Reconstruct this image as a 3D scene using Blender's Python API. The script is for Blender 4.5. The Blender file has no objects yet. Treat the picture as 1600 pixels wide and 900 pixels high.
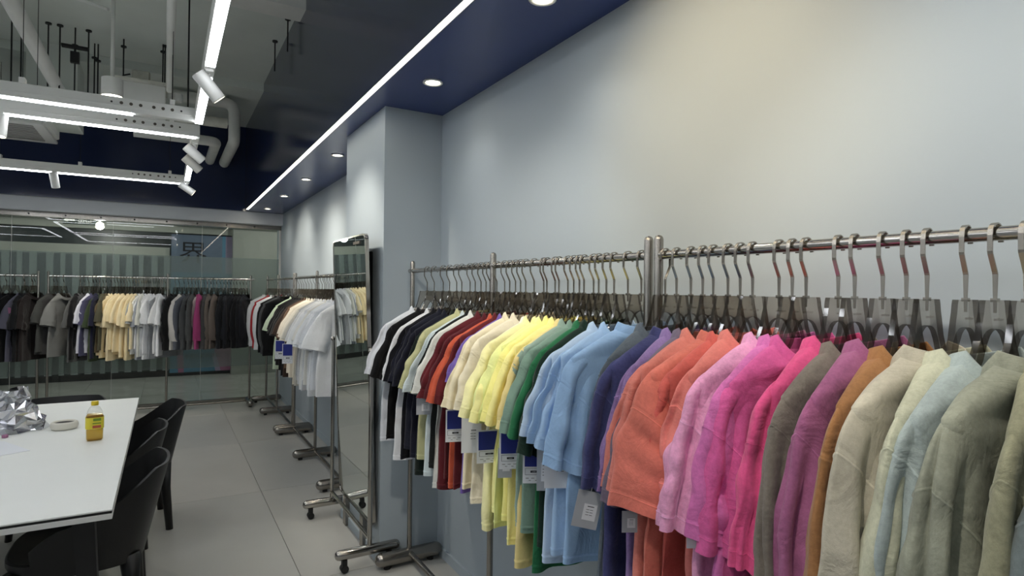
import bpy, math, random
import numpy as np
from mathutils import Vector, Matrix

SC = bpy.context.scene
COL = SC.collection
PI = math.pi
random.seed(4)

# ------------------------------------------------------------------ camera, world, exposure
def setup_camera():
    yaw, pit, rol, f = 0.5283, 0.0046, 0.0118, 927.0
    fw = Vector((math.sin(yaw)*math.cos(pit), math.cos(yaw)*math.cos(pit), math.sin(pit)))
    r0 = Vector((math.cos(yaw), -math.sin(yaw), 0)); u0 = r0.cross(fw)
    rt = r0*math.cos(rol) + u0*math.sin(rol); up = u0*math.cos(rol) - r0*math.sin(rol)
    cd = bpy.data.cameras.new('camera'); cam = bpy.data.objects.new('camera', cd); COL.objects.link(cam)
    m = Matrix((rt, up, -fw)).transposed().to_4x4(); m.translation = (0, 0, 1.45)
    cam.matrix_world = m
    cd.sensor_width = 36; cd.lens = f/1600*36; cd.clip_start = 0.02
    SC.camera = cam
setup_camera()
w = bpy.data.worlds.new('world'); SC.world = w; w.use_nodes = True
w.node_tree.nodes['Background'].inputs[0].default_value = (0.5, 0.6, 0.7, 1)
w.node_tree.nodes['Background'].inputs[1].default_value = 0.02
SC.view_settings.view_transform = 'Standard'; SC.view_settings.look = 'None'
SC.view_settings.exposure = 0.0; SC.view_settings.gamma = 1.0
SC.view_settings.use_curve_mapping = False
SC.cycles.max_bounces = 12; SC.cycles.diffuse_bounces = 7; SC.cycles.transparent_max_bounces = 40
LED = 15.0          # radiance of the white line lights
SPOT = 46.0         # watts of one track spot
DOWN = 6.0          # watts of one recessed downlight

# ------------------------------------------------------------------ materials
def lin(c):
    return tuple(((x/255)/12.92 if x/255 <= .04045 else ((x/255+.055)/1.055)**2.4) for x in c)
def new_mat(name):
    m = bpy.data.materials.new(name); m.use_nodes = True
    nt = m.node_tree; b = nt.nodes['Principled BSDF']
    return m, nt, b
def noise_mix(nt, b, rgb, amt, scale, detail=4, rough=None):
    n = nt.nodes.new('ShaderNodeTexNoise'); n.inputs['Scale'].default_value = scale; n.inputs['Detail'].default_value = detail
    tc = nt.nodes.new('ShaderNodeTexCoord'); nt.links.new(tc.outputs['Object'], n.inputs['Vector'])
    r = nt.nodes.new('ShaderNodeValToRGB')
    r.color_ramp.elements[0].position = .3; r.color_ramp.elements[1].position = .7
    r.color_ramp.elements[0].color = tuple(max(0, c*(1-amt)) for c in rgb)+(1,)
    r.color_ramp.elements[1].color = tuple(min(1, c*(1+amt)) for c in rgb)+(1,)
    nt.links.new(n.outputs['Fac'], r.inputs['Fac']); nt.links.new(r.outputs['Color'], b.inputs['Base Color'])
    return tc
def bump(nt, b, tc, scale, strength, dist=.002, detail=3):
    n = nt.nodes.new('ShaderNodeTexNoise'); n.inputs['Scale'].default_value = scale; n.inputs['Detail'].default_value = detail
    bp = nt.nodes.new('ShaderNodeBump'); bp.inputs['Strength'].default_value = strength; bp.inputs['Distance'].default_value = dist
    nt.links.new(tc.outputs['Object'], n.inputs['Vector']); nt.links.new(n.outputs['Fac'], bp.inputs['Height'])
    nt.links.new(bp.outputs['Normal'], b.inputs['Normal'])
def mat(name, c, rough=.5, metal=0, amt=0, scale=5, bmp=0, bscale=200, spec=.5, aniso=0):
    m, nt, b = new_mat(name); rgb = lin(c)
    b.inputs['Base Color'].default_value = rgb+(1,); b.inputs['Roughness'].default_value = rough
    b.inputs['Metallic'].default_value = metal; b.inputs['Specular IOR Level'].default_value = spec
    tc = None
    if amt: tc = noise_mix(nt, b, rgb, amt, scale)
    if bmp:
        if tc is None: tc = nt.nodes.new('ShaderNodeTexCoord')
        bump(nt, b, tc, bscale, bmp)
    return m
def emis(name, c, s):
    m, nt, b = new_mat(name)
    b.inputs['Base Color'].default_value = lin(c)+(1,)
    b.inputs['Emission Color'].default_value = lin(c)+(1,); b.inputs['Emission Strength'].default_value = s
    return m
def glassy(name, tint, refl_rough=.02, ior=1.5, haze=0, hazec=(200, 205, 205)):
    m = bpy.data.materials.new(name); m.use_nodes = True; nt = m.node_tree
    nt.nodes.remove(nt.nodes['Principled BSDF']); out = nt.nodes['Material Output']
    t = nt.nodes.new('ShaderNodeBsdfTransparent'); t.inputs[0].default_value = tint+(1,)
    g = nt.nodes.new('ShaderNodeBsdfGlossy'); g.inputs['Roughness'].default_value = refl_rough; g.inputs[0].default_value = (1, 1, 1, 1)
    fr = nt.nodes.new('ShaderNodeFresnel'); fr.inputs[0].default_value = ior
    mx = nt.nodes.new('ShaderNodeMixShader')
    ge = nt.nodes.new('ShaderNodeNewGeometry'); iv = nt.nodes.new('ShaderNodeMath'); iv.operation = 'SUBTRACT'; iv.inputs[0].default_value = 1.0
    nt.links.new(ge.outputs['Backfacing'], iv.inputs[1]); mu = nt.nodes.new('ShaderNodeMath'); mu.operation = 'MULTIPLY'
    nt.links.new(fr.outputs[0], mu.inputs[0]); nt.links.new(iv.outputs[0], mu.inputs[1]); nt.links.new(mu.outputs[0], mx.inputs[0]); nt.links.new(t.outputs[0], mx.inputs[1]); nt.links.new(g.outputs[0], mx.inputs[2])
    last = mx
    if haze:
        d = nt.nodes.new('ShaderNodeBsdfDiffuse'); d.inputs[0].default_value = lin(hazec)+(1,)
        m2 = nt.nodes.new('ShaderNodeMixShader'); m2.inputs[0].default_value = haze
        nt.links.new(mx.outputs[0], m2.inputs[1]); nt.links.new(d.outputs[0], m2.inputs[2]); last = m2
    nt.links.new(last.outputs[0], out.inputs['Surface'])
    return m
FAB = {}
def fabric(c, wash=0.0):
    k = (tuple(c), wash)
    if k in FAB: return FAB[k]
    m, nt, b = new_mat('fabric'); rgb = lin(c)
    lu = .3*rgb[0]+.55*rgb[1]+.15*rgb[2]; rgb = tuple(lu+.84*(q-lu) for q in rgb)
    b.inputs['Roughness'].default_value = .92; b.inputs['Specular IOR Level'].default_value = .15
    b.inputs['Sheen Weight'].default_value = .12; b.inputs['Sheen Roughness'].default_value = .5
    N = nt.nodes; L = nt.links
    tc = N.new('ShaderNodeTexCoord')
    def noise(sc, det, rough=.5):
        n = N.new('ShaderNodeTexNoise'); n.inputs['Scale'].default_value = sc; n.inputs['Detail'].default_value = det; n.inputs['Roughness'].default_value = rough
        L.new(tc.outputs['Object'], n.inputs['Vector']); return n
    n1 = noise(7, 5, .6); n2 = noise(130, 4, .75)
    mx = N.new('ShaderNodeMath'); mx.operation = 'MULTIPLY_ADD'; mx.inputs[1].default_value = .45; L.new(n2.outputs['Fac'], mx.inputs[0]); L.new(n1.outputs['Fac'], mx.inputs[2])
    r = N.new('ShaderNodeValToRGB'); r.color_ramp.elements[0].position = .48; r.color_ramp.elements[1].position = .96
    amt = .08+wash*2.2
    r.color_ramp.elements[0].color = tuple(q*(1-amt) for q in rgb)+(1,); r.color_ramp.elements[1].color = tuple(min(1, q*(1+amt)+wash*.03) for q in rgb)+(1,)
    L.new(mx.outputs[0], r.inputs['Fac']); L.new(r.outputs['Color'], b.inputs['Base Color'])
    n3 = noise(11, 4, .6); n3.inputs['Distortion'].default_value = 1.2
    b1 = N.new('ShaderNodeBump'); b1.inputs['Strength'].default_value = .5; b1.inputs['Distance'].default_value = .011
    L.new(n3.outputs['Fac'], b1.inputs['Height'])
    n4 = noise(650, 2); b2 = N.new('ShaderNodeBump'); b2.inputs['Strength'].default_value = .3; b2.inputs['Distance'].default_value = .0012
    L.new(n4.outputs['Fac'], b2.inputs['Height']); L.new(b1.outputs['Normal'], b2.inputs['Normal']); L.new(b2.outputs['Normal'], b.inputs['Normal'])
    FAB[k] = m; return m

M = {}
M['wall'] = mat('wall_paint', (167, 177, 184), .75, amt=.02, scale=2, bmp=.05, bscale=300)
M['wallw'] = mat('white_paint', (216, 219, 223), .7, amt=.02, scale=2)
M['navy'] = mat('navy_paint', (50, 66, 122), .22, amt=.04, scale=2, bmp=.02, bscale=60)
M['navyd'] = mat('navy_gloss_paint', (30, 40, 72), .16, amt=.04, scale=2, bmp=.02, bscale=40)
M['slab'] = mat('grey_slab_paint', (214, 220, 215), .85, amt=.08, scale=1.3, bmp=.2, bscale=30)
M['pipe'] = mat('grey_pipe_paint', (226, 227, 223), .6, amt=.06, scale=4)
M['lagging'] = mat('dusty_insulation', (206, 206, 196), .9, amt=.2, scale=8, bmp=.5, bscale=25)
M['dark'] = mat('black_iron', (22, 23, 24), .5)
M['tile'] = mat('floor_tile', (182, 180, 174), .30, amt=.05, scale=2.2, bmp=.03, bscale=80)
M['tile2'] = mat('floor_tile_b', (178, 177, 172), .32, amt=.06, scale=1.7, bmp=.03, bscale=80)
M['grout'] = mat('tile_grout', (128, 127, 123), .9)
M['ctile'] = mat('corridor_tile', (170, 172, 168), .25, amt=.10, scale=2.5)
M['steel'] = mat('brushed_steel', (150, 146, 140), .26, 1, amt=.05, scale=30)
M['chrome'] = mat('polished_steel', (176, 172, 166), .15, 1)
M['rail'] = mat('lit_steel_rail', (226, 224, 220), .18, 1)  # lighter copy of the steel, lamplight on the back rails put into its colour
M['hook'] = mat('hook_steel', (170, 164, 154), .26, 1)
M['whitemetal'] = mat('white_metal', (238, 238, 234), .4)
M['whitep'] = mat('white_plastic', (222, 222, 218), .4)
M['black'] = mat('black_plastic', (13, 13, 14), .42, amt=.1, scale=60, bmp=.15, bscale=500)
M['blackg'] = mat('black_gloss', (10, 10, 11), .2)
M['tabletop'] = mat('white_laminate', (226, 227, 223), .5, amt=.01)
M['mirror'] = mat('mirror_silver', (225, 232, 230), .005, 1)
M['led'] = emis('led_diffuser', (246, 250, 255), LED)
M['ledw'] = emis('led_strip_glow', (255, 246, 226), LED*.75)
M['bulb'] = emis('spot_lens', (255, 244, 220), 30)
M['glass'] = glassy('window_glass', (.90, .935, .92), .0, 1.45)
M['film'] = glassy('frosted_film', (.86, .90, .88), .3, 1.2, .30, (178, 188, 186))
M['acrylic'] = glassy('smoked_acrylic', (.80, .775, .74), .03, 1.45, .04, (150, 140, 130))
M['acrylic_edge'] = glassy('acrylic_edge', (.34, .32, .30), .06, 1.7, .12, (60, 56, 52))
M['print'] = mat('grey_print', (92, 86, 78), .6)
M['ink'] = mat('black_ink', (24, 26, 34), .6)
M['card'] = mat('white_card', (224, 226, 230), .5)
M['cardg'] = mat('grey_card', (172, 176, 182), .5)
M['cardb'] = mat('blue_card_print', (28, 42, 128), .45)
M['corr'] = mat('corridor_paint', (150, 154, 148), .7, amt=.05, scale=1)
M['corrd'] = mat('dark_shop_front', (38, 46, 48), .4, amt=.1, scale=1)
M['slat'] = mat('pale_slat', (140, 148, 148), .6)
M['ceramic'] = mat('cream_ceramic', (216, 212, 200), .45)
M['ash'] = mat('ash', (52, 48, 46), .9, amt=.3, scale=40)
M['foil'] = mat('crumpled_foil', (208, 208, 212), .16, 1)
M['capy'] = mat('yellow_cap', (226, 196, 40), .4)
M['labely'] = mat('yellow_label', (222, 206, 60), .5)
M['labelg'] = mat('green_label_print', (112, 140, 40), .5)
M['labelr'] = mat('red_label_print', (178, 84, 58), .5)
M['pet'] = glassy('clear_bottle_plastic', (.95, .95, .93), .03, 1.45)
M['oil'] = glassy('golden_oil', (.86, .70, .28), .05, 1.3, .25, (186, 150, 60))
M['pblue'] = mat('poster_blue', (72, 122, 150), .5, amt=.15, scale=1.2)
M['pdeep'] = mat('poster_deep_blue', (92, 106, 126), .5, amt=.2, scale=1.2)
M['ppink'] = mat('poster_pink', (150, 96, 128), .5, amt=.1, scale=2)
M['plight'] = mat('poster_pale', (150, 140, 168), .5)
M['signg'] = mat('sign_dark', (36, 48, 42), .4)
M['grille'] = mat('grille_grey', (150, 150, 146), .5)
M['rubber'] = mat('rubber_black', (20, 20, 20), .7)

# ------------------------------------------------------------------ mesh helpers
class MB:
    def __init__(self): self.v = []; self.f = []; self.m = []
    def add(self, verts, faces, mi=0):
        o = len(self.v); self.v += [tuple(p) for p in verts]
        self.f += [tuple(i+o for i in q) for q in faces]; self.m += [mi]*len(faces)
        return self
    def box(self, x0, x1, y0, y1, z0, z1, mi=0, bev=0.0):
        if bev:
            b = bev; ring = [(x0+b, y0), (x1-b, y0), (x1, y0+b), (x1, y1-b), (x1-b, y1), (x0+b, y1), (x0, y1-b), (x0, y0+b)]
            cx, cy = (x0+x1)/2, (y0+y1)/2
            def sh(k): return [(x+(b if x < cx else -b)*k*.7, y+(b if y < cy else -b)*k*.7) for x, y in ring]
            rings = [[(x, y, z0) for x, y in sh(1)], [(x, y, z0+b) for x, y in ring], [(x, y, z1-b) for x, y in ring], [(x, y, z1) for x, y in sh(1)]]
            return self.loft(rings, mi, caps=True)
        p = [(x0, y0, z0), (x1, y0, z0), (x1, y1, z0), (x0, y1, z0), (x0, y0, z1), (x1, y0, z1), (x1, y1, z1), (x0, y1, z1)]
        return self.add(p, [(0, 3, 2, 1), (4, 5, 6, 7), (0, 1, 5, 4), (1, 2, 6, 5), (2, 3, 7, 6), (3, 0, 4, 7)], mi)
    def loft(self, rings, mi=0, caps=False, closed=True):
        n = len(rings[0]); vs = [p for r in rings for p in r]; fs = []
        for i in range(len(rings)-1):
            for j in range(n if closed else n-1):
                a = i*n+j; b = i*n+(j+1) % n
                fs.append((a, b, b+n, a+n))
        if caps: fs.append(tuple(range(n-1, -1, -1))); fs.append(tuple((len(rings)-1)*n+k for k in range(n)))
        return self.add(vs, fs, mi)
    def tube(self, path, r, n=12, mi=0, caps=True, dome=False):
        P = [Vector(p) for p in path]; rs = r if isinstance(r, (list, tuple)) else [r]*len(P)
        if dome:
            P2 = []; R2 = []
            d0 = (P[0]-P[1]).normalized(); d1 = (P[-1]-P[-2]).normalized()
            for a in (1, .8, .5): P2.append(P[0]-d0*rs[0]*(1-a)); R2.append(rs[0]*math.sqrt(max(.0025, 1-a*a)))
            P2.append(P[0]-d0*rs[0]); R2.append(rs[0])
            for k in range(1, len(P)-1): P2.append(P[k]); R2.append(rs[k])
            P2.append(P[-1]-d1*rs[-1]); R2.append(rs[-1])
            for a in (.5, .8, 1): P2.append(P[-1]-d1*rs[-1]*(1-a)); R2.append(rs[-1]*math.sqrt(max(.0025, 1-a*a)))
            P, rs = P2, R2
        rings = []; up = None
        for i, p in enumerate(P):
            t = (P[min(i+1, len(P)-1)]-P[max(i-1, 0)]).normalized()
            if up is None:
                up = Vector((0, 0, 1)) if abs(t.z) < .9 else Vector((1, 0, 0))
            up = (up-t*up.dot(t)).normalized(); s = t.cross(up)
            rings.append([tuple(p+(up*math.cos(2*PI*k/n)+s*math.sin(2*PI*k/n))*rs[i]) for k in range(n)])
        return self.loft(rings, mi, caps)
    def cyl(self, x, y, z0, z1, r, n=16, mi=0, r1=None):
        r1 = r if r1 is None else r1
        return self.loft([[(x+r*math.cos(2*PI*k/n), y+r*math.sin(2*PI*k/n), z0) for k in range(n)], [(x+r1*math.cos(2*PI*k/n), y+r1*math.sin(2*PI*k/n), z1) for k in range(n)]], mi, True)
    def lathe(self, prof, n=24, mi=0, x=0, y=0, caps=True):
        return self.loft([[(x+r*math.cos(2*PI*k/n), y+r*math.sin(2*PI*k/n), z) for k in range(n)] for r, z in prof], mi, caps)
    def mesh(self, name, mats, smooth=False):
        me = bpy.data.meshes.new(name); me.from_pydata(self.v, [], self.f)
        for m in (mats if isinstance(mats, (list, tuple)) else [mats]): me.materials.append(m)
        if any(self.m): me.polygons.foreach_set('material_index', self.m)
        if smooth: me.shade_smooth() if smooth is True else me.polygons.foreach_set('use_smooth', [True]*len(self.f))
        me.update(); return me
    def build(self, name, mats, parent=None, smooth=False, loc=None, rotz=None):
        return link(name, self.mesh(name, mats, smooth), parent, loc, rotz)
def link(name, me, parent=None, loc=None, rotz=None):
    o = bpy.data.objects.new(name, me); COL.objects.link(o)
    if parent: o.parent = parent
    if loc is not None: o.location = loc
    if rotz is not None: o.rotation_euler = (0, 0, rotz)
    return o
def tag(o, label=None, cat=None, group=None, kind=None):
    if label: o['label'] = label
    if cat: o['category'] = cat
    if group: o['group'] = group
    if kind: o['kind'] = kind
    return o
def thing(name, label, cat, loc=(0, 0, 0), rotz=0, group=None):
    o = bpy.data.objects.new(name, None); COL.objects.link(o); o.empty_display_size = .05
    o.location = loc; o.rotation_euler = (0, 0, rotz)
    return tag(o, label, cat, group)
def copy_tree(o, parent=None):
    c = o.copy(); COL.objects.link(c)
    if parent: c.parent = parent
    for ch in o.children: copy_tree(ch, c)
    return c
def struct(o, label=None): return tag(o, label, None, None, 'structure')
def autosmooth(o, ang=40):
    me = o.data; me.shade_smooth(); me.set_sharp_from_angle(angle=math.radians(ang)); return o
def text_mesh(s, size, extrude=0.0):
    cu = bpy.data.curves.new('text', 'FONT'); cu.body = s; cu.size = size; cu.extrude = extrude
    cu.align_x = 'CENTER'; cu.align_y = 'CENTER'; cu.resolution_u = 2
    ob = bpy.data.objects.new('text', cu); COL.objects.link(ob)
    dg = bpy.context.evaluated_depsgraph_get(); me = bpy.data.meshes.new_from_object(ob.evaluated_get(dg))
    bpy.data.objects.remove(ob); bpy.data.curves.remove(cu)
    return me
ONES = ['', 'first', 'second', 'third', 'fourth', 'fifth', 'sixth', 'seventh', 'eighth', 'ninth', 'tenth', 'eleventh', 'twelfth', 'thirteenth', 'fourteenth', 'fifteenth', 'sixteenth', 'seventeenth', 'eighteenth', 'nineteenth']
TENS = {2: 'twent', 3: 'thirt', 4: 'fort', 5: 'fift', 6: 'sixt', 7: 'sevent'}
def ordn(n):
    if n < 20: return ONES[n]
    t, u = divmod(n, 10)
    return TENS[t]+'ieth' if u == 0 else TENS[t]+'y-'+ONES[u]

# ------------------------------------------------------------------ room shell
XW, ZS, YB = 1.32, 2.42, 8.4          # right wall, soffit height, glass front
XF, YN, ZT = 0.85, 8.2, 3.56          # navy upstand faces, slab height
XL, Y0 = -3.4, -3.0                   # unseen left wall and rear wall
def build_shell():
    fl = struct(MB().box(XL, 3.2, Y0, 12.2, -.10, -.006).build('floor', M['grout']), 'grey tiled shop floor running into the corridor')
    tw, tl = .75, 1.5; meshes = {}
    def tile(x0, x1, y0, y1, m):
        k = (round(x1-x0, 3), round(y1-y0, 3), m.name)
        if k not in meshes:
            g = .0016; meshes[k] = MB().box(g, x1-x0-g, g, y1-y0-g, -.012, 0, bev=.0012).mesh('tile', m)
        link('tile', meshes[k], fl, (x0, y0, 0))
    i = 0
    xs = [XL]+[.606+tw*k for k in range(-6, 1)]+[XW]
    ys = [Y0]+[3.05+tl*k for k in range(-4, 4)]+[YB-.03]
    xs = sorted(x for x in xs if XL <= x <= XW); ys = sorted(y for y in ys if Y0 <= y <= YB)
    for a in range(len(xs)-1):
        for b in range(len(ys)-1):
            if xs[a+1]-xs[a] < .02 or ys[b+1]-ys[b] < .02: continue
            tile(xs[a], xs[a+1], ys[b], ys[b+1], M['tile'] if (a+b) % 2 else M['tile2'])
    for a in range(9):
        for b in range(4):
            x = -3.0+a*.686; y = YB+.03+b*.7
            tile(x, x+.686, y, y+.7, M['ctile'])
    struct(MB().box(XL, XW+.2, Y0-.2, YN+.4, ZT, ZT+.15).build('ceiling', M['slab']), 'grey painted concrete slab above the pipes')
    struct(MB().box(XL, XF, 6.6, YN+.2, ZT-.08, ZT).build('ceiling', M['slab']), 'lower grey slab band along the shop front')
    struct(MB().box(-.1, XF, 4.45, 4.68, ZT-.10, ZT).build('trim_9', M['pipe']), 'light grey beam under the slab near the navy bulkhead')
    struct(MB().box(XW, XW+.2, Y0, YB+.3, 0, ZT).build('wall_right', M['wall']), 'pale grey blue right wall behind the clothes racks')
    struct(MB().box(.992, XW, 3.053, 3.817, 0, ZS).build('wall_pillar', M['wall']), 'square pale pillar standing out from the right wall')
    struct(MB().box(XL-.2, XL, Y0, YB+.3, 0, ZT).build('wall_left', M['wallw']))
    struct(MB().box(XL-.2, XW+.2, Y0-.2, Y0, 0, ZT).build('wall_rear', M['wallw']))
    # navy bulkhead along the right wall and the navy upstand over the shop front
    struct(MB().box(XF+.03, XW, Y0, YN, ZS, ZS+.03).box(XF, XF+.03, Y0, YN, ZS+.035, ZT, 1).build('trim_1', [M['navy'], M['navyd']]), 'navy bulkhead above the racks with recessed downlights')
    struct(MB().box(XL, XF, YN, YN+.03, ZS, ZT).build('trim_2', M['navyd']), 'dark navy gloss upstand above the glass shop front')
    struct(MB().box(XL, XW, YN+.03, YB+.1, ZS, ZS+.6).build('trim_3', M['navyd']))
    struct(MB().box(XL, XW, YB-.14, YB+.1, 2.27, ZS).build('trim_4', M['wallw']), 'white header beam over the glass shop front')
    # baseboards
    struct(MB().box(XW-.012, XW, Y0, 3.053, 0, .05).build('baseboard_right', M['wall']))
    struct(MB().box(.982, .992, 3.05, 3.82, 0, .05).box(.982, XW-.012, 3.043, 3.053, 0, .05).build('baseboard_pillar', M['wall']))
    struct(MB().box(XW-.012, XW, 3.817, YB-.05, 0, .05).build('baseboard_right', M['wall']))
build_shell()

def build_front():
    win = bpy.data.objects.new('window_1', None); COL.objects.link(win); struct(win, 'frameless glass shop front with a frosted band')
    win.location = (0, YB, 0)
    xs = [XL]+[1.316-.9285*k for k in range(5, -1, -1)]
    for a, b in zip(xs[:-1], xs[1:]):
        g = .0025
        p = MB().box(a+g, b-g, -.006, .006, .02, 2.27).build('pane', M['glass'], win)
        MB().box(a+g, b-g, -.0085, -.0065, .44, 1.83).build('frosted_film', M['film'], p)
        e = MB().box(a-.001, a+.0025, -.006, .006, .02, 2.27).build('pane_edge', M['whitep'], p)
    h = MB().box(XL, 1.32, -.03, .03, 2.215, 2.27).build('head_rail', M['steel'], win)
    for k in range(14): MB().tube([(-3.3+k*.33, -.036, 2.243), (-3.3+k*.33, -.029, 2.243)], .009, 10).build('rail_bolt', M['dark'], h)
    MB().box(XL, 1.32, -.02, .02, 0, .03).build('sill_rail', M['steel'], win)
    MB().box(1.296, 1.32, -.02, .02, .03, 2.215).build('jamb_strip', M['whitep'], win)
build_front()

def build_corridor():
    y = 11.0
    w = struct(MB().box(-4.5, 3.2, y+.10, y+.2, 0, 3.0).build('wall_opposite', M['corrd']), 'dark shop front across the corridor with pale slats')
    dark = MB().box(-.05, .05, 0, .03, .10, 1.95)
    x = -4.4; k = 0; me = {}
    while x < -.02:
        wd = .085 if k % 3 else .06
        if wd not in me: me[wd] = MB().box(0, wd, 0, .04, .10, 1.93).mesh('slat', M['slat'])
        link('slat', me[wd], w, (x, y+.06, 0)); x += wd+(.085 if k % 4 else .11); k += 1
    MB().box(-4.4, .05, y+.07, y+.10, .03, .10).build('plinth', M['dark'], w)
    MB().box(-4.4, .05, y+.08, y+.10, 1.93, 2.08).build('slat_rail', M['corr'], w)
    struct(MB().box(.96, 3.2, y-.15, y+.10, 0, 3.0).build('wall_corridor', M['corr']), 'plain grey corridor wall right of the poster')
    struct(MB().box(-4.5, 3.2, y-.02, y+.10, 2.32, 3.0).build('trim_5', M['corr']), 'grey header over the shop front across the corridor')
    struct(MB().box(-4.5, 3.2, y-.3, y-.02, 2.42, 3.0).build('trim_6', M['corr']))
    struct(MB().box(-4.5, 3.2, YB+.1, y+.2, 2.62, 2.7).build('ceiling', M['corr']), 'grey ceiling of the corridor outside')
    struct(MB().box(3.0, 3.2, YB+.1, y+.2, 0, 2.62).build('wall_end', M['corr']))
    struct(MB().box(-4.6, -4.4, YB+.1, y+.2, 0, 2.62).build('wall_far_left', M['corrd']))
    # poster board
    p = thing('poster_board', 'tall blue and pink poster board with brush lettering across the corridor', 'poster', (.07, y+.02, .06))
    W, H = .89, 2.24
    MB().box(0, W, 0, .05, 0, H).build('board', M['pblue'], p)
    MB().box(.0, .74, -.004, 0, 1.62, H).build('sky_print', M['pdeep'], p)
    MB().box(.79, W, -.005, -.001, 1.62, H).build('margin_print', M['plight'], p)
    a = MB(); a.add([(.12, -.003, 0), (.2, -.003, 0), (.18, -.003, .6), (.08, -.003, .6)], [(0, 1, 2, 3)]); a.build('pink_print', M['ppink'], p)
    a = MB(); a.add([(.72, -.003, 0), (.89, -.003, 0), (.89, -.003, .9), (.64, -.003, .35)], [(0, 1, 2, 3)]); a.build('pink_print', M['ppink'], p)
    a = MB(); a.add([(.66, -.004, .0), (.74, -.004, 0), (.66, -.004, .3), (.60, -.004, .3)], [(0, 1, 2, 3)]); a.build('pale_print', M['plight'], p)
    def put(s, size, x, z, m, nm):
        me = text_mesh(s, size, .001); me.materials.clear(); me.materials.append(m)
        o = link(nm, me, p, (x, -.007, z)); o.rotation_euler = (PI/2, 0, 0); return o
    o = put('\u754c', .37, .31, 1.93, M['ink'], 'brush_character'); o.scale = (1.15, 1, 1)
    for k, s in enumerate('\u9752\u6625\u516c\u76ca\u670d\u52a1\u7ad9'): put(s, .075, .24+k*.075, .26, M['ink'], 'heading_character')
    put('\u2014\u2014\u2014\u2014\u2014\u2014\u2014', .05, .46, .17, M['ink'], 'subheading')
    # exit sign
    s = thing('exit_sign', 'dark hanging exit sign with a left arrow beyond the glass', 'sign', (-1.09, y-.36, 2.40))
    MB().box(-.2, .2, -.02, .02, -.06, .06).build('sign_body', M['signg'], s)
    m = MB(); m.add([(-.19, 0, 0), (-.14, 0, .035), (-.14, 0, .012), (-.06, 0, .012), (-.06, 0, -.012), (-.14, 0, -.012), (-.14, 0, -.035)], [(0, 1, 2, 3, 4, 5, 6)])
    m.build('arrow', M['whitep'], s, loc=(0, -.023, 0))
    me = text_mesh('\u51fa\u53e3', .085, .001); me.materials.clear(); me.materials.append(M['whitep'])
    o = link('lettering', me, s, (.06, -.023, 0)); o.rotation_euler = (PI/2, 0, 0)
    MB().tube([(-.12, 0, .06), (-.12, 0, .20)], .006, 8).tube([(.12, 0, .06), (.12, 0, .20)], .006, 8).build('hanger_rod', M['steel'], s)
    # corridor lamps
    for k, (x, yy) in enumerate(((-.80, 10.0), (-2.8, 9.7), (1.6, 9.7))):
        l = thing('corridor_lamp', ['bright round corridor lamp beside the exit sign', 'round corridor lamp beyond the far left panes', 'round corridor lamp outside beyond the pillar side'][k], 'lamp', (x, yy, 2.62), 0, 'corridor ceiling lamps')
        MB().cyl(0, 0, -.32 if k == 0 else -.03, 0, .012 if k == 0 else .05, 12).build('stem', M['whitemetal'], l)
        z = -.36 if k == 0 else -.05
        MB().lathe([(.02, z+.07), (.045, z+.05), (.05, z), (.03, z-.02), (.004, z-.028)], 16).build('globe', M['bulb'], l, True)
        ld = bpy.data.lights.new('lamp_light', 'POINT'); ld.energy = 22; ld.shadow_soft_size = .06; ld.color = (1, .98, .92)
        lo = bpy.data.objects.new('lamp_light', ld); COL.objects.link(lo); lo.parent = l; lo.location = (0, 0, z-.1)
build_corridor()

# ------------------------------------------------------------------ shop lights, with a few added out of view
def spotlight(parent, name, energy, loc, target, angle, color, soft=.03, blend=.8):
    ld = bpy.data.lights.new(name, 'SPOT'); ld.energy = energy; ld.spot_size = math.radians(angle); ld.spot_blend = blend
    ld.color = color; ld.shadow_soft_size = soft
    o = bpy.data.objects.new(name, ld); COL.objects.link(o); o.parent = parent; o.location = loc
    d = Vector(target); o.rotation_euler = d.to_track_quat('-Z', 'Y').to_euler()
    return o
# LED line in the corner of the bulkhead
t = thing('led_strip', 'long glowing white light strip along the navy bulkhead edge', 'light strip', (XF, 0, ZS))
MB().box(0, .026, Y0, 8.06, .004, .034).build('diffuser', M['ledw'], t)
MB().box(-.004, 0, Y0, 8.06, .0, .034).build('channel_lip', M['navyd'], t)
MB().box(.026, .030, Y0, 8.06, -.002, .0).build('channel_lip', M['navyd'], t)

DL = [('near the top edge of the picture', -.7), ('behind the photographer', .54), ('cut by the top of the picture', 1.646), ('just before the pillar', 2.58), ('beside the pillar', 3.45), ('first beyond the pillar', 4.356), ('second beyond the pillar', 5.478), ('third beyond the pillar', 6.605), ('last before the glass front', 7.787)]
dl0 = None
for nm, y in DL:
    lab = 'recessed round downlight in navy bulkhead, '+nm
    if dl0 is None:
        dl0 = thing('downlight', lab, 'downlight', (1.065, y, ZS), 0, 'downlights in the navy bulkhead')
        MB().lathe([(.047, -.001), (.047, -.006), (.040, -.008), (.032, -.003), (.031, -.001)], 28).build('trim_ring', M['whitemetal'], dl0, True)
        MB().lathe([(.0005, -.0015), (.031, -.0015), (.031, .0), (.0005, .0)], 24).build('lens', M['bulb'], dl0)
        spotlight(dl0, 'lamp_light', DOWN, (0, 0, -.012), (0, 0, -1), 120, (1, .95, .86), .03, 1.0)
        d = dl0
    else:
        d = copy_tree(dl0); d['label'] = lab; d.location = (1.065, y, ZS)

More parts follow.
